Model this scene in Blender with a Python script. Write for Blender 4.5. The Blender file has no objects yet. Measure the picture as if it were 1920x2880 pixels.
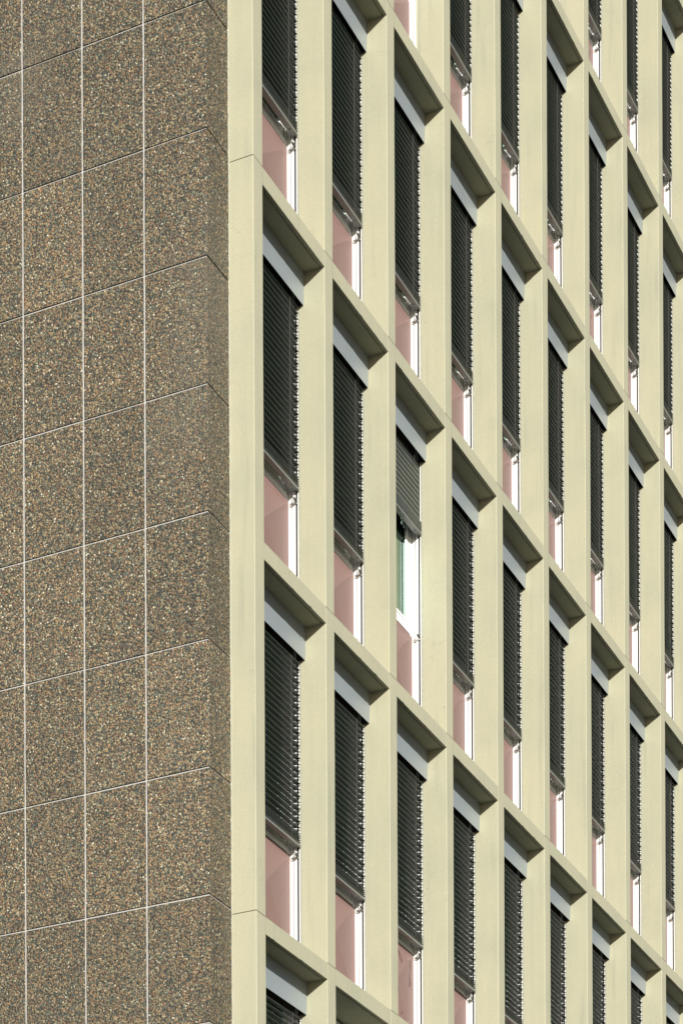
import bpy, math, random
from mathutils import Matrix, Vector
R_ = math.radians

# ------------------------------------------------------------------ dimensions
W = 1.45739            # bay to bay
H = 3.4                # storey
FW = 0.18              # front width of a pilaster
BW = W - FW            # clear width of a bay
GROUND = -16.7
NB = 12                # bays built
ROWS = range(4, -4, -1)

scn = bpy.context.scene
COL = scn.collection

# ------------------------------------------------------------------ camera
yaw, roll = 1.1227659694535455, -0.004303036965139563
fw = Vector((math.sin(yaw), math.cos(yaw), 0))
rt0 = Vector((math.cos(yaw), -math.sin(yaw), 0))
up0 = rt0.cross(fw)
rt = rt0 * math.cos(roll) + up0 * math.sin(roll)
up = -rt0 * math.sin(roll) + up0 * math.cos(roll)
cam_d = bpy.data.cameras.new("camera")
cam = bpy.data.objects.new("camera", cam_d)
COL.objects.link(cam)
M = Matrix((rt, up, -fw)).transposed().to_4x4()
M.translation = Vector((-19.425992, -10.058619, -15.029074))
cam.matrix_world = M
cam_d.sensor_fit = 'HORIZONTAL'
cam_d.sensor_width = 36
cam_d.lens = 36 * 6789.185 / 1920
cam_d.shift_x = 0.0
cam_d.shift_y = (5183.135 - 1440) / 1920
cam_d.clip_start = 0.1
cam_d.clip_end = 3000
scn.camera = cam
scn.render.resolution_x = 682
scn.render.resolution_y = 1024

# ------------------------------------------------------------------ light
sun_travel = Vector((1.2, 1.0, -0.6)).normalized()
elev = math.asin(-sun_travel.z)
rot = math.atan2(-sun_travel.x, -sun_travel.y)
world = bpy.data.worlds.new("World")
scn.world = world
world.use_nodes = True
wn = world.node_tree.nodes
bg = wn['Background']
sky = wn.new('ShaderNodeTexSky')
sky.sky_type = 'NISHITA'
sky.sun_disc = False
sky.sun_elevation = elev
sky.sun_rotation = rot % (2 * math.pi)
sky.air_density = 1.0
sky.dust_density = 1.2
world.node_tree.links.new(sky.outputs[0], bg.inputs[0])
bg.inputs[1].default_value = 0.05
sd = bpy.data.lights.new("sun", 'SUN')
sd.energy = 5.0
sd.angle = R_(0.53)
sd.color = (1.0, 0.95, 0.87)
so = bpy.data.objects.new("sun", sd)
COL.objects.link(so)
so.rotation_euler = sun_travel.to_track_quat('-Z', 'Y').to_euler()
scn.view_settings.view_transform = 'Standard'
scn.view_settings.look = 'None'
scn.view_settings.exposure = 0.80
scn.view_settings.gamma = 1

# ------------------------------------------------------------------ materials
def mat(name, col=(.5, .5, .5), rough=.6, metal=0.0, spec=0.5):
    m = bpy.data.materials.new(name)
    m.use_nodes = True
    b = m.node_tree.nodes['Principled BSDF']
    b.inputs['Base Color'].default_value = (*col, 1)
    b.inputs['Roughness'].default_value = rough
    b.inputs['Metallic'].default_value = metal
    b.inputs['Specular IOR Level'].default_value = spec
    return m, m.node_tree.nodes, m.node_tree.links, b

def node(ns, t, **kw):
    n = ns.new(t)
    for k, v in kw.items():
        setattr(n, k, v)
    return n

def ramp(ns, stops, interp='LINEAR'):
    r = ns.new('ShaderNodeValToRGB')
    r.color_ramp.interpolation = interp
    e = r.color_ramp.elements
    while len(e) > 1:
        e.remove(e[-1])
    e[0].position = stops[0][0]
    e[0].color = (*stops[0][1], 1)
    for p, c in stops[1:]:
        q = e.new(p)
        q.color = (*c, 1)
    return r

def mapping(ns, ls, scale):
    g = ns.new('ShaderNodeNewGeometry')
    mp = ns.new('ShaderNodeMapping')
    mp.inputs['Scale'].default_value = scale
    ls.new(g.outputs['Position'], mp.inputs['Vector'])
    return mp

def mix(ns, ls, a, b, f, mode='MIX'):
    m = ns.new('ShaderNodeMix')
    m.data_type = 'RGBA'
    m.blend_type = mode
    for sock, v in ((m.inputs[6], a), (m.inputs[7], b), (m.inputs[0], f)):
        if isinstance(v, (int, float)):
            sock.default_value = v
        elif isinstance(v, tuple):
            sock.default_value = (*v, 1)
        else:
            ls.new(v, sock)
    return m.outputs[2]

def math_(ns, ls, op, a, b=None, clamp=False):
    m = ns.new('ShaderNodeMath')
    m.operation = op
    m.use_clamp = clamp
    for i, v in enumerate((a, b)):
        if v is None:
            continue
        if isinstance(v, (int, float)):
            m.inputs[i].default_value = v
        else:
            ls.new(v, m.inputs[i])
    return m.outputs[0]

# --- cream painted concrete
def cream_material():
    m, ns, ls, b = mat('cream_paint', (.60, .56, .375), .75, 0, .3)
    mp = mapping(ns, ls, (1, 1, 1))
    n1 = node(ns, 'ShaderNodeTexNoise')
    n1.inputs['Scale'].default_value = 1.7
    n1.inputs['Detail'].default_value = 5
    ls.new(mp.outputs[0], n1.inputs['Vector'])
    mp2 = mapping(ns, ls, (9, 9, .55))
    n2 = node(ns, 'ShaderNodeTexNoise')
    n2.inputs['Scale'].default_value = 1.6
    n2.inputs['Detail'].default_value = 6
    ls.new(mp2.outputs[0], n2.inputs['Vector'])
    n3 = node(ns, 'ShaderNodeTexNoise')
    n3.inputs['Scale'].default_value = 55
    n3.inputs['Detail'].default_value = 4
    ls.new(mp.outputs[0], n3.inputs['Vector'])
    r1 = ramp(ns, [(.25, (.278, .280, .210)), (.5, (.302, .302, .222)), (.75, (.316, .311, .225))])
    ls.new(n1.outputs[0], r1.inputs[0])
    r2 = ramp(ns, [(.22, (.86, .87, .87)), (.40, (.98, .982, .98)), (.8, (1.04, 1.025, 1.0))])
    ls.new(n2.outputs[0], r2.inputs[0])
    c = mix(ns, ls, r1.outputs[0], r2.outputs[0], 1.0, 'MULTIPLY')
    r3 = ramp(ns, [(.3, (.95, .95, .945)), (.62, (1.02, 1.02, 1.015))])
    ls.new(n3.outputs[0], r3.inputs[0])
    c = mix(ns, ls, c, r3.outputs[0], 1.0, 'MULTIPLY')
    # sparse stains and pock marks
    v = node(ns, 'ShaderNodeTexVoronoi')
    v.inputs['Scale'].default_value = 5.0
    v.inputs['Randomness'].default_value = 1
    ls.new(mp.outputs[0], v.inputs['Vector'])
    sp = node(ns, 'ShaderNodeSeparateColor')
    ls.new(v.outputs['Color'], sp.inputs[0])
    few = math_(ns, ls, 'GREATER_THAN', sp.outputs[0], .93)
    dot = math_(ns, ls, 'LESS_THAN', v.outputs['Distance'], .035)
    f = math_(ns, ls, 'MULTIPLY', few, dot)
    f = math_(ns, ls, 'MULTIPLY', f, .55)
    c = mix(ns, ls, c, (.06, .05, .035), f)
    # hairline cracks in patches
    v2 = node(ns, 'ShaderNodeTexVoronoi', feature='DISTANCE_TO_EDGE')
    v2.inputs['Scale'].default_value = 2.3
    nz = node(ns, 'ShaderNodeTexNoise')
    nz.inputs['Scale'].default_value = 7
    nz.inputs['Detail'].default_value = 3
    ls.new(mp.outputs[0], nz.inputs['Vector'])
    vm = ns.new('ShaderNodeVectorMath'); vm.operation = 'MULTIPLY_ADD'
    ls.new(nz.outputs['Color'], vm.inputs[0]); vm.inputs[1].default_value = (.22, .22, .22)
    ls.new(mp.outputs[0], vm.inputs[2])
    ls.new(vm.outputs[0], v2.inputs['Vector'])
    cr = math_(ns, ls, 'LESS_THAN', v2.outputs['Distance'], .0045)
    nm = node(ns, 'ShaderNodeTexNoise')
    nm.inputs['Scale'].default_value = .9
    ls.new(mp.outputs[0], nm.inputs['Vector'])
    msk = math_(ns, ls, 'GREATER_THAN', nm.outputs[0], .60)
    f2 = math_(ns, ls, 'MULTIPLY', cr, msk)
    f2 = math_(ns, ls, 'MULTIPLY', f2, .22)
    c = mix(ns, ls, c, (.15, .14, .1), f2)
    ls.new(c, b.inputs['Base Color'])
    bp = node(ns, 'ShaderNodeBump')
    bp.inputs['Strength'].default_value = .22
    bp.inputs['Distance'].default_value = .004
    n4 = node(ns, 'ShaderNodeTexNoise')
    n4.inputs['Scale'].default_value = 90
    n4.inputs['Detail'].default_value = 5
    ls.new(mp.outputs[0], n4.inputs['Vector'])
    add = math_(ns, ls, 'ADD', n4.outputs[0], math_(ns, ls, 'MULTIPLY', n1.outputs[0], 1.5))
    ls.new(add, bp.inputs['Height'])
    ls.new(bp.outputs[0], b.inputs['Normal'])
    return m

# --- exposed pebble aggregate
def pebble_material():
    m, ns, ls, b = mat('pebble_aggregate', (.2, .18, .14), .62, 0, .35)
    mp = mapping(ns, ls, (1, 1, 1))
    nd = node(ns, 'ShaderNodeTexNoise')
    nd.inputs['Scale'].default_value = 40
    ls.new(mp.outputs[0], nd.inputs['Vector'])
    vm = ns.new('ShaderNodeVectorMath'); vm.operation = 'MULTIPLY_ADD'
    ls.new(nd.outputs['Color'], vm.inputs[0]); vm.inputs[1].default_value = (.01, .01, .01)
    ls.new(mp.outputs[0], vm.inputs[2])
    def layer(scale):
        v = node(ns, 'ShaderNodeTexVoronoi')
        v.inputs['Scale'].default_value = scale
        v.inputs['Randomness'].default_value = .95
        ls.new(vm.outputs[0], v.inputs['Vector'])
        s = node(ns, 'ShaderNodeSeparateColor')
        ls.new(v.outputs['Color'], s.inputs[0])
        return v, s
    v1, s1 = layer(67)
    stones = [(0, (.042, .048, .044)), (.09, (.085, .082, .066)), (.19, (.135, .115, .082)), (.32, (.175, .138, .088)),
              (.45, (.08, .09, .078)), (.55, (.225, .165, .10)), (.64, (.20, .115, .07)), (.72, (.13, .088, .06)),
              (.79, (.28, .225, .14)), (.87, (.24, .17, .09)), (.92, (.15, .165, .13)), (.965, (.44, .40, .32)), (.99, (.28, .15, .06))]
    r = ramp(ns, stones, 'CONSTANT')
    ls.new(s1.outputs[0], r.inputs[0])
    # per stone brightness
    br = node(ns, 'ShaderNodeMapRange')
    br.inputs[3].default_value = .6
    br.inputs[4].default_value = 1.5
    ls.new(s1.outputs[1], br.inputs[0])
    vmul = ns.new('ShaderNodeVectorMath'); vmul.operation = 'SCALE'
    ls.new(r.outputs[0], vmul.inputs[0]); ls.new(br.outputs[0], vmul.inputs['Scale'])
    # mortar between the stones
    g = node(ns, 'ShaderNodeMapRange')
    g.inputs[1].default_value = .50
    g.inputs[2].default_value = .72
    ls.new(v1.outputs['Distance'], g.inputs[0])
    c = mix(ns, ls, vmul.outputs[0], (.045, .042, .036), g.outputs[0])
    # broad patches where more cement shows and slabs differ a little
    n = node(ns, 'ShaderNodeTexNoise')
    n.inputs['Scale'].default_value = .8
    n.inputs['Detail'].default_value = 4
    ls.new(mp.outputs[0], n.inputs['Vector'])
    pr = node(ns, 'ShaderNodeMapRange')
    pr.inputs[1].default_value = .56
    pr.inputs[2].default_value = .72
    pr.inputs[4].default_value = .32
    ls.new(n.outputs[0], pr.inputs[0])
    c = mix(ns, ls, c, (.15, .135, .11), pr.outputs[0])
    oi = ns.new('ShaderNodeObjectInfo')
    orr = ramp(ns, [(0, (.62, .65, .625)), (.5, (.71, .735, .70)), (1, (.81, .83, .785))])
    ls.new(oi.outputs['Random'], orr.inputs[0])
    c = mix(ns, ls, c, orr.outputs[0], 1.0, 'MULTIPLY')
    ls.new(c, b.inputs['Base Color'])
    bp = node(ns, 'ShaderNodeBump')
    bp.inputs['Strength'].default_value = 1.0
    bp.inputs['Distance'].default_value = .006
    h = math_(ns, ls, 'SUBTRACT', 1.0, math_(ns, ls, 'POWER', v1.outputs['Distance'], 2.0))
    ls.new(h, bp.inputs['Height'])
    ls.new(bp.outputs[0], b.inputs['Normal'])
    return m

def noisy(name, col, rough, metal=0, spec=.5, var=.08, scale=12, streak=False, bump=0.0):
    m, ns, ls, b = mat(name, col, rough, metal, spec)
    mp = mapping(ns, ls, (6, 6, .8) if streak else (1, 1, 1))
    n = node(ns, 'ShaderNodeTexNoise')
    n.inputs['Scale'].default_value = scale
    n.inputs['Detail'].default_value = 5
    ls.new(mp.outputs[0], n.inputs['Vector'])
    lo = tuple(max(0, c * (1 - var)) for c in col)
    hi = tuple(min(1, c * (1 + var)) for c in col)
    r = ramp(ns, [(.3, lo), (.7, hi)])
    ls.new(n.outputs[0], r.inputs[0])
    ls.new(r.outputs[0], b.inputs['Base Color'])
    rr = node(ns, 'ShaderNodeMapRange')
    rr.inputs[3].default_value = max(0, rough - .06)
    rr.inputs[4].default_value = rough + .08
    ls.new(n.outputs[0], rr.inputs[0])
    ls.new(rr.outputs[0], b.inputs['Roughness'])
    if bump:
        bp = node(ns, 'ShaderNodeBump')
        bp.inputs['Strength'].default_value = bump
        bp.inputs['Distance'].default_value = .002
        ls.new(n.outputs[0], bp.inputs['Height'])
        ls.new(bp.outputs[0], b.inputs['Normal'])
    return m

def glass_material():
    m = bpy.data.materials.new('green_glass')
    m.use_nodes = True
    ns, ls = m.node_tree.nodes, m.node_tree.links
    ns.clear()
    out = ns.new('ShaderNodeOutputMaterial')
    fr = ns.new('ShaderNodeFresnel'); fr.inputs[0].default_value = 3.0
    gl = ns.new('ShaderNodeBsdfGlossy'); gl.inputs['Roughness'].default_value = .015
    gl.inputs['Color'].default_value = (.74, 1.0, .90, 1)
    tr = ns.new('ShaderNodeBsdfTransparent'); tr.inputs['Color'].default_value = (.42, .66, .54, 1)
    mx = ns.new('ShaderNodeMixShader')
    ls.new(math_(ns, ls, 'MULTIPLY', fr.outputs[0], 1.45, True), mx.inputs[0]); ls.new(tr.outputs[0], mx.inputs[1]); ls.new(gl.outputs[0], mx.inputs[2])
    ls.new(mx.outputs[0], out.inputs[0])
    return m

CREAM = cream_material()
PEBBLE = pebble_material()
SEAL = noisy('pale_sealant', (.34, .34, .33), .7, var=.12, scale=30)
BOX = noisy('blue_grey_metal', (.28, .318, .335), .34, .35, .5, var=.03, scale=1.5)
SLAT = noisy('grey_slat', (.058, .067, .060), .42, .2, .5, var=.12, scale=8)
RAIL = noisy('rail_metal', (.19, .195, .185), .35, .35, .5, var=.08, scale=9)
BEAD = noisy('bead_grey', (.27, .275, .22), .7, var=.1, scale=30)
WHITE = noisy('white_frame', (.62, .635, .64), .35, 0, .5, var=.02, scale=6)
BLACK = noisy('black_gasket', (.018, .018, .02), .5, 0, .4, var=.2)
DARKBOX = noisy('box_inside', (.06, .055, .05), .6, .2, .4, var=.2)
PINK = noisy('pink_panel', (.188, .121, .111), .5, 0, .25, var=.035, scale=2.5)
def stained_pink():
    m = noisy('stained_pink', (.188, .121, .111), .5, 0, .25, var=.035, scale=2.5)
    ns, ls = m.node_tree.nodes, m.node_tree.links
    b = ns['Principled BSDF']
    mp = mapping(ns, ls, (5, 5, 3))
    n = node(ns, 'ShaderNodeTexNoise'); n.inputs['Scale'].default_value = 1.5; n.inputs['Detail'].default_value = 6
    ls.new(mp.outputs[0], n.inputs['Vector'])
    rr = ramp(ns, [(.615, (0, 0, 0)), (.63, (1, 1, 1))])
    ls.new(n.outputs[0], rr.inputs[0])
    old = b.inputs['Base Color'].links[0].from_socket
    ls.new(mix(ns, ls, old, (.10, .058, .048), rr.outputs[0]), b.inputs['Base Color'])
    return m
STAINED = stained_pink()
GLASS = glass_material()
ROOM = noisy('room_plaster', (.25, .24, .21), .9, var=.1, scale=2)
CONC = noisy('plain_concrete', (.25, .24, .22), .9, var=.15, scale=2)
ASPH = noisy('asphalt', (.038, .036, .033), .95, var=.25, scale=3)
STEEL = noisy('bracket_steel', (.5, .5, .49), .3, .5, .5, var=.1, scale=20)
CORD = noisy('cord', (.07, .07, .068), .8, var=.1)

# ------------------------------------------------------------------ mesh helpers
class MB:
    def __init__(s):
        s.v = []; s.f = []; s.m = []
    def box(s, x0, x1, y0, y1, z0, z1, mi=0):
        n = len(s.v)
        s.v += [(x0, y0, z0), (x1, y0, z0), (x1, y1, z0), (x0, y1, z0), (x0, y0, z1), (x1, y0, z1), (x1, y1, z1), (x0, y1, z1)]
        for q in ((0, 3, 2, 1), (4, 5, 6, 7), (0, 1, 5, 4), (1, 2, 6, 5), (2, 3, 7, 6), (3, 0, 4, 7)):
            s.f.append(tuple(n + i for i in q)); s.m.append(mi)
    def loft(s, rings, closed=True, caps=True, mi=0, mis=None):
        n0 = len(s.v); k = len(rings[0])
        for r in rings:
            s.v += [tuple(p) for p in r]
        for i in range(len(rings) - 1):
            for j in range(k if closed else k - 1):
                a = n0 + i * k + j; b_ = n0 + i * k + (j + 1) % k
                s.f.append((a, b_, b_ + k, a + k)); s.m.append(mis[j] if mis else mi)
        if caps:
            s.f.append(tuple(n0 + j for j in reversed(range(k)))); s.m.append(mi)
            s.f.append(tuple(n0 + (len(rings) - 1) * k + j for j in range(k))); s.m.append(mi)
    def tube(s, p0, p1, r, n=6, mi=0):
        p0, p1 = Vector(p0), Vector(p1)
        d = (p1 - p0).normalized()
        a = d.orthogonal().normalized(); b_ = d.cross(a)
        rings = []
        for p in (p0, p1):
            rings.append([p + (a * math.cos(t) + b_ * math.sin(t)) * r for t in [2 * math.pi * i / n for i in range(n)]])
        s.loft(rings, mi=mi)
    def mesh(s, name, mats):
        me = bpy.data.meshes.new(name)
        me.from_pydata([tuple(p) for p in s.v], [], s.f)
        for mm in mats:
            me.materials.append(mm)
        if len(mats) > 1:
            me.polygons.foreach_set('material_index', s.m)
        me.update()
        return me

def fix_normals(me):
    import bmesh
    bm = bmesh.new(); bm.from_mesh(me)
    bmesh.ops.recalc_face_normals(bm, faces=bm.faces[:])
    bm.to_mesh(me); bm.free()

def put(name, me, parent=None, loc=(0, 0, 0), label=None):
    o = bpy.data.objects.new(name, me)
    COL.objects.link(o)
    o.location = loc
    if parent:
        o.parent = parent
    if label:
        o['label'] = label
    return o

def empty(name, loc, label, cat, group=None):
    o = bpy.data.objects.new(name, None)
    COL.objects.link(o)
    o.empty_display_size = .2
    o.location = loc
    o['label'] = label; o['category'] = cat
    if group:
        o['group'] = group
    return o

# ------------------------------------------------------------------ ground
g = MB()
g.v = [(-400, -400, GROUND), (400, -400, GROUND), (400, 400, GROUND), (-400, 400, GROUND)]
g.f = [(0, 1, 2, 3)]; g.m = [0]
go = put('ground', g.mesh('ground', [ASPH]))
go['kind'] = 'structure'
go['label'] = 'plain grey paved ground at the foot of the office block'

# ------------------------------------------------------------------ the building
B = empty('office_building', (0, 0, GROUND), 'cream concrete-ribbed office block with pebble-clad end wall and pink panels', 'building')
Bz = -GROUND      # parts are placed in world numbers, shifted to the base of the building
def bpart(name, me, x=0, y=0, z=0, label=None):
    return put(name, me, B, (x, y, z + Bz), label)

Z0, Z1 = GROUND, 5 * H
def pilaster(k):
    rnd = random.Random(100 + k)
    zs = []
    z = Z0
    notch = {}
    for j in range(5, -5, -1):
        zn = j * H + .160
        if k == 0:
            if j % 2 == 0: notch[zn] = 'all'
        elif rnd.random() < .75:
            notch[zn] = 'front'
    def ring(z, ins=None, jit=1):
        e = .0012 * jit
        xl = -FW + rnd.uniform(-e, e); xr = rnd.uniform(-e, e); y = rnd.uniform(-.0008, .0008) * jit
        f = .014 if ins else 0
        s = .010 if ins == 'all' else 0
        return [(xr, .46, z), (xr, y + .002 + f, z), (xr - .002, y + f, z), (xl + .0055 + s, y + f, z), (xl + s, y + .0055 + f, z), (xl + s, .46, z)]
    rings = []
    z = Z0
    events = sorted(notch)
    while z < Z1:
        nxt = min([e for e in events if e > z + .01], default=None)
        rings.append(ring(z))
        if nxt and nxt - z < .5:
            hw = .0028 if k else .0035
            rings.append(ring(nxt - hw, None, .3))
            rings.append(ring(nxt - hw, notch[nxt], .3))
            rings.append(ring(nxt + hw, notch[nxt], .3))
            rings.append(ring(nxt + hw, None, .3))
            z = nxt + .34
        else:
            z += .37 + rnd.uniform(0, .06)
    rings.append(ring(Z1))
    mb = MB(); mb.loft(rings)
    me = mb.mesh('pilaster', [CREAM]); fix_normals(me)
    return me
for k in range(NB + 1):
    bpart('pilaster', pilaster(k), k * W, 0, 0,
          'corner pilaster meeting the pebble wall, with fine hairline cracks' if k == 0 else None)

def beam_mesh(seed):
    rnd = random.Random(seed)
    n = 46
    rings = []
    chips = [(rnd.uniform(0, BW), rnd.uniform(.01, .035), rnd.uniform(.002, .005)) for _ in range(rnd.randint(1, 4))]
    for i in range(n + 1):
        x = BW * i / n
        dz = rnd.uniform(-.0008, .0008)
        for cx, cw, cd in chips:
            if abs(x - cx) < cw: dz += cd
        rings.append([(x, 0, .157), (x, 0, dz + .002), (x, .003, dz), (x, .026, 0), (x, .030, .012), (x, .046, .012), (x, .050, .003), (x, .42, .003), (x, .42, .157)])
    mb = MB(); mb.loft(rings, caps=False)
    me = mb.mesh('beam', [CREAM]); fix_normals(me)
    return me
beams = [beam_mesh(s) for s in range(7)]
rb = random.Random(5)
for j in ROWS:
    for k in range(NB):
        bpart('beam', rb.choice(beams), k * W, 0, j * H)

# window: outer frame (the part) with casement, pane, handle, sealant; spandrel panel as a part of its own
def frame_mesh():
    mb = MB()
    for s in (0, 1):
        def X(a, b_):
            return (BW - b_, BW - a) if s else (a, b_)
        x0, x1 = X(0.0005, .0155); mb.box(x0, x1, .3155, .392, -3.235, -.02)      # cheek
        x0, x1 = X(.0155, .0175); mb.box(x0, x1, .345, .349, -3.235, -.02, 1)      # shadow of a groove, drawn as a thin black strip
        x0, x1 = X(0.001, .062); mb.box(x0, x1, .392, .445, -3.235, -.02)
        x0, x1 = X(.062, .071); mb.box(x0, x1, .396, .42, -2.08, -.05, 1)
    mb.box(.062, BW - .062, .390, .445, -2.137, -2.079)
    mb.box(.062, BW - .062, .398, .43, -2.079, -2.070, 1)
    mb.box(.062, BW - .062, .398, .44, -2.150, -2.137, 1)
    mb.box(.062, BW - .062, .392, .445, -.12, -.03)
    mb.box(.0, BW, .398, .445, -3.235, -3.17)
    return mb.mesh('frame', [WHITE, BLACK])
def casement_mesh():
    mb = MB()
    for s in (0, 1):
        a, b_ = (.071, .146)
        if s: a, b_ = BW - b_, BW - a
        mb.box(a, b_, .396, .44, -2.070, -.125)
        a, b_ = (.146, .150)
        if s: a, b_ = BW - b_, BW - a
        mb.box(a, b_, .399, .412, -2.004, -.19)
    mb.box(.146, BW - .146, .396, .44, -2.070, -2.004)
    mb.box(.146, BW - .146, .396, .44, -.185, -.125)
    mb.box(.150, BW - .150, .400, .412, -2.004, -1.998, 1)
    mb.box(.146, BW - .146, .3945, .396, -2.040, -2.036, 1)
    return mb.mesh('casement', [WHITE, BLACK])
def pane_mesh():
    mb = MB(); mb.box(.150, BW - .150, .403, .407, -1.998, -.19)
    return mb.mesh('pane', [GLASS])
def handle_mesh():
    mb = MB()
    mb.box(1.135, 1.165, .43, .445, -1.62, -1.42)
    mb.box(1.14, 1.16, .445, .475, -1.60, -1.58)
    mb.box(1.138, 1.162, .470, .485, -1.60, -1.47)
    return mb.mesh('handle', [WHITE])
def bead_mesh():
    mb = MB()
    mb.box(.0005, .004, .262, .282, -3.235, -.31)
    mb.box(BW - .004, BW - .0005, .262, .282, -3.235, -.31)
    return mb.mesh('sealant_bead', [BEAD])
def spandrel_mesh():
    mb = MB()
    xa, xb, za, zb, y = .016, BW - .016, -3.16, -2.150, .388
    px0, px1, pz0, pz1 = xa + .062, xb - .062, -3.03, -2.205
    ap = ((px0 + px1) / 2, y - .074, (pz0 + pz1) / 2)
    o = [(xa, y, za), (xb, y, za), (xb, y, zb), (xa, y, zb)]
    i = [(px0, y, pz0), (px1, y, pz0), (px1, y, pz1), (px0, y, pz1)]
    bk = [(p[0], .397, p[2]) for p in o]
    mb.v = o + i + [ap] + bk
    for q in range(4):
        r = (q + 1) % 4
        mb.f.append((q, r, 4 + r, 4 + q)); mb.f.append((4 + q, 4 + r, 8)); mb.f.append((r, q, 9 + q, 9 + r))
        mb.m += [0, 0, 0]
    mb.f.append((12, 11, 10, 9)); mb.m.append(0)
    me = mb.mesh('spandrel_panel', [PINK]); fix_normals(me)
    return me
FR, CA, PA, HA, BE, SP = frame_mesh(), casement_mesh(), pane_mesh(), handle_mesh(), bead_mesh(), spandrel_mesh()
for j in ROWS:
    for k in range(NB):
        w = bpart('window', FR, k * W, 0, j * H)
        put('casement', CA, w); put('pane', PA, w); put('handle', HA, w); put('sealant_bead', BE, w)
        if (k, j) == (2, -1):
            sp = SP.copy(); sp.materials.clear(); sp.materials.append(STAINED)
            bpart('spandrel_panel', sp, k * W, 0, j * H, 'pink panel with brown stains')
        else:
            bpart('spandrel_panel', SP, k * W, 0, j * H)

# floors, rooms and the wall behind the spandrels
L = NB * W
for j in list(ROWS) + [-4]:
    mb = MB()
    mb.box(-.45, L, .48, 7.5, j * H - .10, j * H + .22)
    mb.box(-.45, L, .46, .60, j * H + .22 if j > -4 else GROUND, j * H + 1.24 if j < 4 else j * H + 1.0)
    bpart('floor_slab', mb.mesh('floor_slab', [ROOM]))
mb = MB(); mb.box(-.45, L, 7.5, 7.7, GROUND, Z1)
mb.box(-.45, L + .4, 13.8, 14, GROUND, Z1); mb.box(L + .002, L + .4, .3, 13.8, GROUND, Z1)
bpart('back_wall', mb.mesh('back_wall', [CONC]))
mb = MB(); mb.box(-.55, L + .4, .02, 14, Z1 + .002, Z1 + .4)
bpart('roof', mb.mesh('roof', [CONC]))
mb = MB(); mb.box(-.45, L, .30, .48, GROUND, -3 * H - 3.25)
bpart('plinth', mb.mesh('plinth', [CONC]))

# --- pebble clad end wall: slabs hung on a pale sealed backing
XC, YC, ZP, HP, WP = -.591, .250, .2165, 1.1361, .6457
mb = MB()
mb.box(XC + .0095, XC + .16, YC + .0095, 14.0, GROUND, Z1)
mb.box(XC + .16, -.05, YC + .0095, YC + .18, GROUND, Z1)
bpart('end_wall', mb.mesh('end_wall', [SEAL]))
TH = .030
def flat_slab(c, r):
    rnd = random.Random(c * 91 + r * 7 + 3)
    y0 = YC + c * WP + .0100; y1 = YC + (c + 1) * WP - .0100
    z0 = ZP + r * HP + .0092 + rnd.uniform(-.001, .001); z1 = ZP + (r + 1) * HP - .0092 + rnd.uniform(-.001, .001)
    x = XC + rnd.uniform(-.0012, .0006) + random.Random(r + 50).uniform(-.0015, .0012)
    rings = []
    nz = 14
    for i in range(nz + 1):
        z = z0 + (z1 - z0) * i / nz
        a, b_ = y0 + rnd.uniform(-.0012, .0012), y1 + rnd.uniform(-.0012, .0012)
        rings.append([(x + .0125, a, z), (x + .002, a, z), (x, a + .003, z), (x, b_ - .003, z), (x + .002, b_, z), (x + .0125, b_, z)])
    mb = MB(); mb.loft(rings)
    return mb
def corner_slab(r):
    rnd = random.Random(r * 13 + 1)
    y1 = YC + WP - .0100
    z0 = ZP + r * HP + .0092 + rnd.uniform(-.001, .001); z1 = ZP + (r + 1) * HP - .0092 + rnd.uniform(-.001, .001)
    dx = rnd.uniform(-.001, .0005) + random.Random(r + 50).uniform(-.0015, .0012)
    R = .003
    rings = []
    nz = 16
    for i in range(nz + 1):
        z = z0 + (z1 - z0) * i / nz
        ye = y1 + rnd.uniform(-.0012, .0012); xe = -FW - .006 + rnd.uniform(-.002, .002)
        x = XC + dx; y = YC + dx
        pts = [(XC + .0125, ye, z), (x + .002, ye, z), (x, ye - .003, z)]
        for a in range(5):
            t = math.pi / 2 * a / 4
            pts.append((x + R - R * math.cos(t), y + R - R * math.sin(t), z))
        pts += [(xe - .002, y, z), (xe, y + .002, z), (xe, YC + .0125, z), (XC + .0125, YC + .0125, z)]
        rings.append(pts)
    mb = MB(); mb.loft(rings)
    return mb
PR = list(range(-9, 5))
rest = MB()
def merge(dst, src):
    n = len(dst.v); dst.v += src.v; dst.f += [tuple(n + i for i in f) for f in src.f]; dst.m += src.m
for r in range(-15, 15):
    zt = ZP + (r + 1) * HP; zb = ZP + r * HP
    if zb < GROUND or zt > Z1 + .6: continue
    for c in range(0, 21):
        s = corner_slab(r) if c == 0 else flat_slab(c, r)
        if r in PR and c < 7:
            me = s.mesh('cladding_slab', [PEBBLE]); fix_normals(me)
            bpart('cladding_slab', me, label='corner slab folded round the edge of the pebble wall' if c == 0 else None)
        elif c < 20:
            merge(rest, s)
me = rest.mesh('cladding_slab', [PEBBLE]); fix_normals(me)
o = bpart('cladding_slab', me); o['kind'] = 'stuff'
# rough mortar edge where the pebble wall meets the corner pilaster
rnd = random.Random(77)
rings = []
z = GROUND
while z < Z1:
    a = rnd.uniform(.001, .006)
    rings.append([(-FW + .001, YC - .004 - a, z), (-FW - .006 - a, YC - .002 - a * .3, z), (-FW - .010 - rnd.uniform(0, .005), YC + .003, z), (-FW + .001, YC + .004, z)])
    z += rnd.uniform(.02, .09)
mb = MB(); mb.loft(rings)
me = mb.mesh('mortar_joint', [BEAD]); fix_normals(me)
bpart('mortar_joint', me)

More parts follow.
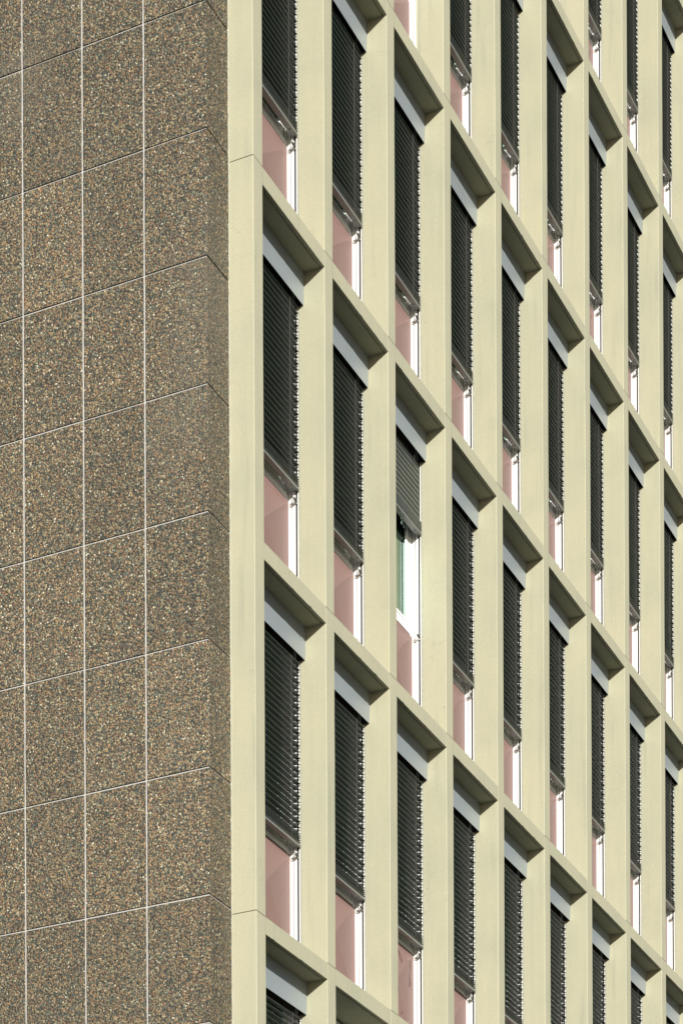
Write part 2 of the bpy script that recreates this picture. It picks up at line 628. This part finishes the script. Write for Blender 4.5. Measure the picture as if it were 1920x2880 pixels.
# ------------------------------------------------------------------ venetian blinds
YS, HWD = .300, .029
PITCH = .0605
def slat_profile(yc, zc, ang, cam_=.0035):
    """closed outline in (y, z); ang: how far the outer edge dips"""
    top, bot = [], []
    for i in range(5):
        t = -1 + i / 2
        z = cam_ * (1 - t * t)
        top.append((t * HWD, z + .0008)); bot.append((t * HWD, z - .0008))
    pts = [(-HWD - .0025, -.0020), (-HWD - .0025, .0026), (-HWD, .0030)] + top[1:-1] + [(HWD, .0020), (HWD + .0015, -.0015)] + bot[::-1][1:-1] + [(-HWD, -.0022)]
    ca, sa = math.cos(ang), math.sin(ang)
    return [(yc + y * ca - z * sa * 0 - z * sa, zc + y * sa + z * ca) for y, z in pts]
def slat_mesh(seed, raised=False):
    rnd = random.Random(seed)
    mb = MB()
    xa, xb = .024, BW - .024
    def slat(z, ang, jit=1.0, nx=6):
        j = rnd.uniform(-.0012, .0012) * jit
        sag = rnd.uniform(0, .0012) * jit
        rings = []
        for i in range(nx + 1):
            u = i / nx
            x = xa + (xb - xa) * u
            zz = z + j - sag * 4 * u * (1 - u) + (u - .5) * rnd.uniform(-.0006, .0006) * jit
            rings.append([(x, y, q) for y, q in slat_profile(YS, zz, ang + rnd.uniform(-.01, .01) * jit)])
        mb.loft(rings)
    if raised:
        z = -.330
        while z > -.925:
            slat(z, R_(83)); z -= .0567
        while z > -1.048:
            slat(z, R_(8), .4, 3); z -= .0062
    else:
        for i in range(29):
            z = -.306 - i * PITCH
            if z < -1.93: break
            slat(z, R_(7.5))
            if i % 2 == 0:      # guide pins at every second slat end
                for x0, x1 in ((.006, xa), (xb, BW - .006)):
                    mb.box(x0, x1, YS - .005, YS + .005, z - .004, z + .004, 1)
            else:
                for x0, x1 in ((.016, xa), (xb, BW - .016)):
                    mb.box(x0, x1, YS - .022, YS + .022, z - .003 , z + .0045, 1)
        slat(-1.940, R_(7), .5); slat(-1.961, R_(6), .5); slat(-1.982, R_(5), .5); slat(-2.003, R_(4), .5); slat(-2.022, R_(3), .5); slat(-2.030, R_(2), .5)  # slats packed closer here, extra ones added to block sun on the casement
    me = mb.mesh('slats', [SLAT, BLACK]); fix_normals(me)
    return me
def box_mesh():
    mb = MB()
    x0, x1 = .004, BW - .004
    prof = [(.212, .001), (.2245, -.3055), (.2265, -.3055), (.2145, .001)]
    mb.loft([[(x0, y, z) for y, z in prof], [(x1, y, z) for y, z in prof]])
    mb.box(x0, x1, .2150, .350, -.004, .001)
    mb.box(x0, x1, .345, .350, -.3055, -.004, 1)
    mb.box(x0, x0 + .003, .228, .345, -.300, -.004, 1)
    mb.box(x1 - .003, x1, .228, .345, -.300, -.004, 1)
    mb.box(.08, BW - .08, .270, .325, -.10, -.05, 1)
    me = mb.mesh('blind_box', [BOX, DARKBOX]); fix_normals(me)
    return me
def rail_mesh(z=-2.041):
    mb = MB()
    prof = [(YS - .031, z - .022), (YS - .031, z - .003), (YS - .028, z), (YS + .028, z), (YS + .031, z - .003), (YS + .031, z - .022), (YS + .028, z - .025), (YS - .028, z - .025)]
    mb.loft([[(.020, y, q) for y, q in prof], [(BW - .020, y, q) for y, q in prof]])
    for x in (.135, BW - .135):    # round plugs in the underside
        n = 12
        for rr, zz, mi in ((.011, z - .0275, 0), (.006, z - .0285, 1)):
            mb.loft([[(x + rr * math.cos(2 * math.pi * a / n), YS + rr * math.sin(2 * math.pi * a / n), q) for a in range(n)] for q in (zz, z - .0251 if mi == 0 else z - .0276)], mi=mi)
    mb.box(.012, .020, YS - .02, YS + .02, z - .02, z - .004, 1)
    mb.box(BW - .020, BW - .012, YS - .02, YS + .02, z - .02, z - .004, 1)
    me = mb.mesh('bottom_rail', [RAIL, DARKBOX]); fix_normals(me)
    return me
def guide_mesh(side):
    mb = MB()
    def X(a, b_):
        return (BW - b_, BW - a) if side else (a, b_)
    x0, x1 = X(.0005, .0060)
    mb.box(x0, x1, .2870, .2945, -3.235, -.309)
    x0, x1 = X(.0005, .0025)
    mb.box(x0, x1, .2945, .3150, -3.235, -.309, 1)
    return mb.mesh('guide_rail', [WHITE, BLACK])
def wire_mesh(x, z1, extra):
    mb = MB(); mb.tube((x, YS, -2.16), (x, YS, -.28), .0012, 5)
    return mb.mesh('guide_wire', [CORD])
def cord_mesh(z1, xx):
    mb = MB()
    for x in (xx,):
        mb.tube((x, YS - HWD - .004, z1), (x, YS - HWD - .004, -.28), .0016, 5)
        mb.tube((x, YS + HWD + .004, z1), (x, YS + HWD + .004, -.28), .0016, 5)
        mb.box(x - .0015, x + .0015, YS - .0015, YS + .0015, z1, -.28)
    return mb.mesh('ladder_cord', [CORD])
def bracket_mesh(side):
    mb = MB()
    def bx(a, b_, *r):
        if side: a, b_ = BW - b_, BW - a
        mb.box(a, b_, *r)
    bx(.0155, .020, .317, .378, -2.212, -2.176)             # foot on the cheek
    bx(.020, .088, YS - .011, YS + .004, -2.183, -2.179, 1)     # arm: flat bar with turned-down lip
    bx(.020, .088, YS - .011, YS - .008, -2.179, -2.164, 1)
    bx(.0155, .022, YS - .013, .335, -2.196, -2.158)
    x = BW - .082 if side else .082
    n = 10
    mb.loft([[(x + .009 * math.cos(2 * math.pi * a / n), YS + .009 * math.sin(2 * math.pi * a / n), q) for a in range(n)] for q in (-2.168, -2.150)])
    me = mb.mesh('bracket', [STEEL, DARKBOX]); fix_normals(me)
    return me

SLM = [slat_mesh(s) for s in (11, 12, 13)]
SLR = slat_mesh(20, True)
BXM, RLM, RLR = box_mesh(), rail_mesh(), rail_mesh(-1.060)
GD = [guide_mesh(0), guide_mesh(1)]
WM = [wire_mesh(.082, 0, 0), wire_mesh(BW - .082, 0, 0)]
CM = [cord_mesh(-2.045, x) for x in (.208, BW - .208)]
CMR = [cord_mesh(-1.06, x) for x in (.208, BW - .208)]
BR = [bracket_mesh(0), bracket_mesh(1)]

VIS = {0: [1, 0, -1, -2], 1: [1, 0, -1], 2: [1, 0, -1], 3: [2, 1, 0, -1], 4: [2, 1, 0, -1], 5: [2, 1, 0, -1],
       6: [3, 2, 1, 0, -1], 7: [3, 2, 1, 0, -1], 8: [3, 2, 1, 0, -1]}
COLN = ['window column beside the corner pilaster', 'second column from the pebble wall',
        'third column from the pebble wall', 'fourth column from the pebble wall', 'middle column, fifth from both sides',
        'fourth column from the right edge', 'third column from the right edge', 'second column from the right edge',
        'rightmost window column']
def rown(i, n):
    if i == 0: return 'topmost'
    if i == n - 1: return 'lowest'
    return {1: 'second from the top', 2: 'third from the top', 3: 'fourth from the top'}[i]
rz = random.Random(9)
for k, js in VIS.items():
    for i, j in enumerate(js):
        raised = (k, j) == (2, 0)
        if raised:
            lab = 'half-raised grey blind with closed slats above green glass, the only one pulled up'
        elif (k, j) == (2, -1):
            lab = 'lowered dark blind directly below the half-raised one, over a stained pink panel'
        else:
            lab = 'dark lowered blind, %s in the %s' % (rown(i, len(js)), COLN[k])
        b = empty('venetian_blind', (k * W, 0, j * H), lab, 'blind', 'venetian blinds in the window bays')
        drop = 0 if raised else rz.uniform(-.006, .006) - (.036 if j < 0 else .010)
        put('blind_box', BXM, b)
        put('slats', SLR if raised else rz.choice(SLM), b, (0, 0, drop), 'closed overlapping slats bunched at the bottom' if raised else None)
        put('bottom_rail', RLR if raised else RLM, b, (0, 0, drop))
        for s in (0, 1):
            put('ladder_cord', (CMR if raised else CM)[s], b); put('guide_rail', GD[s], b); put('guide_wire', WM[s], b); put('bracket', BR[s], b)
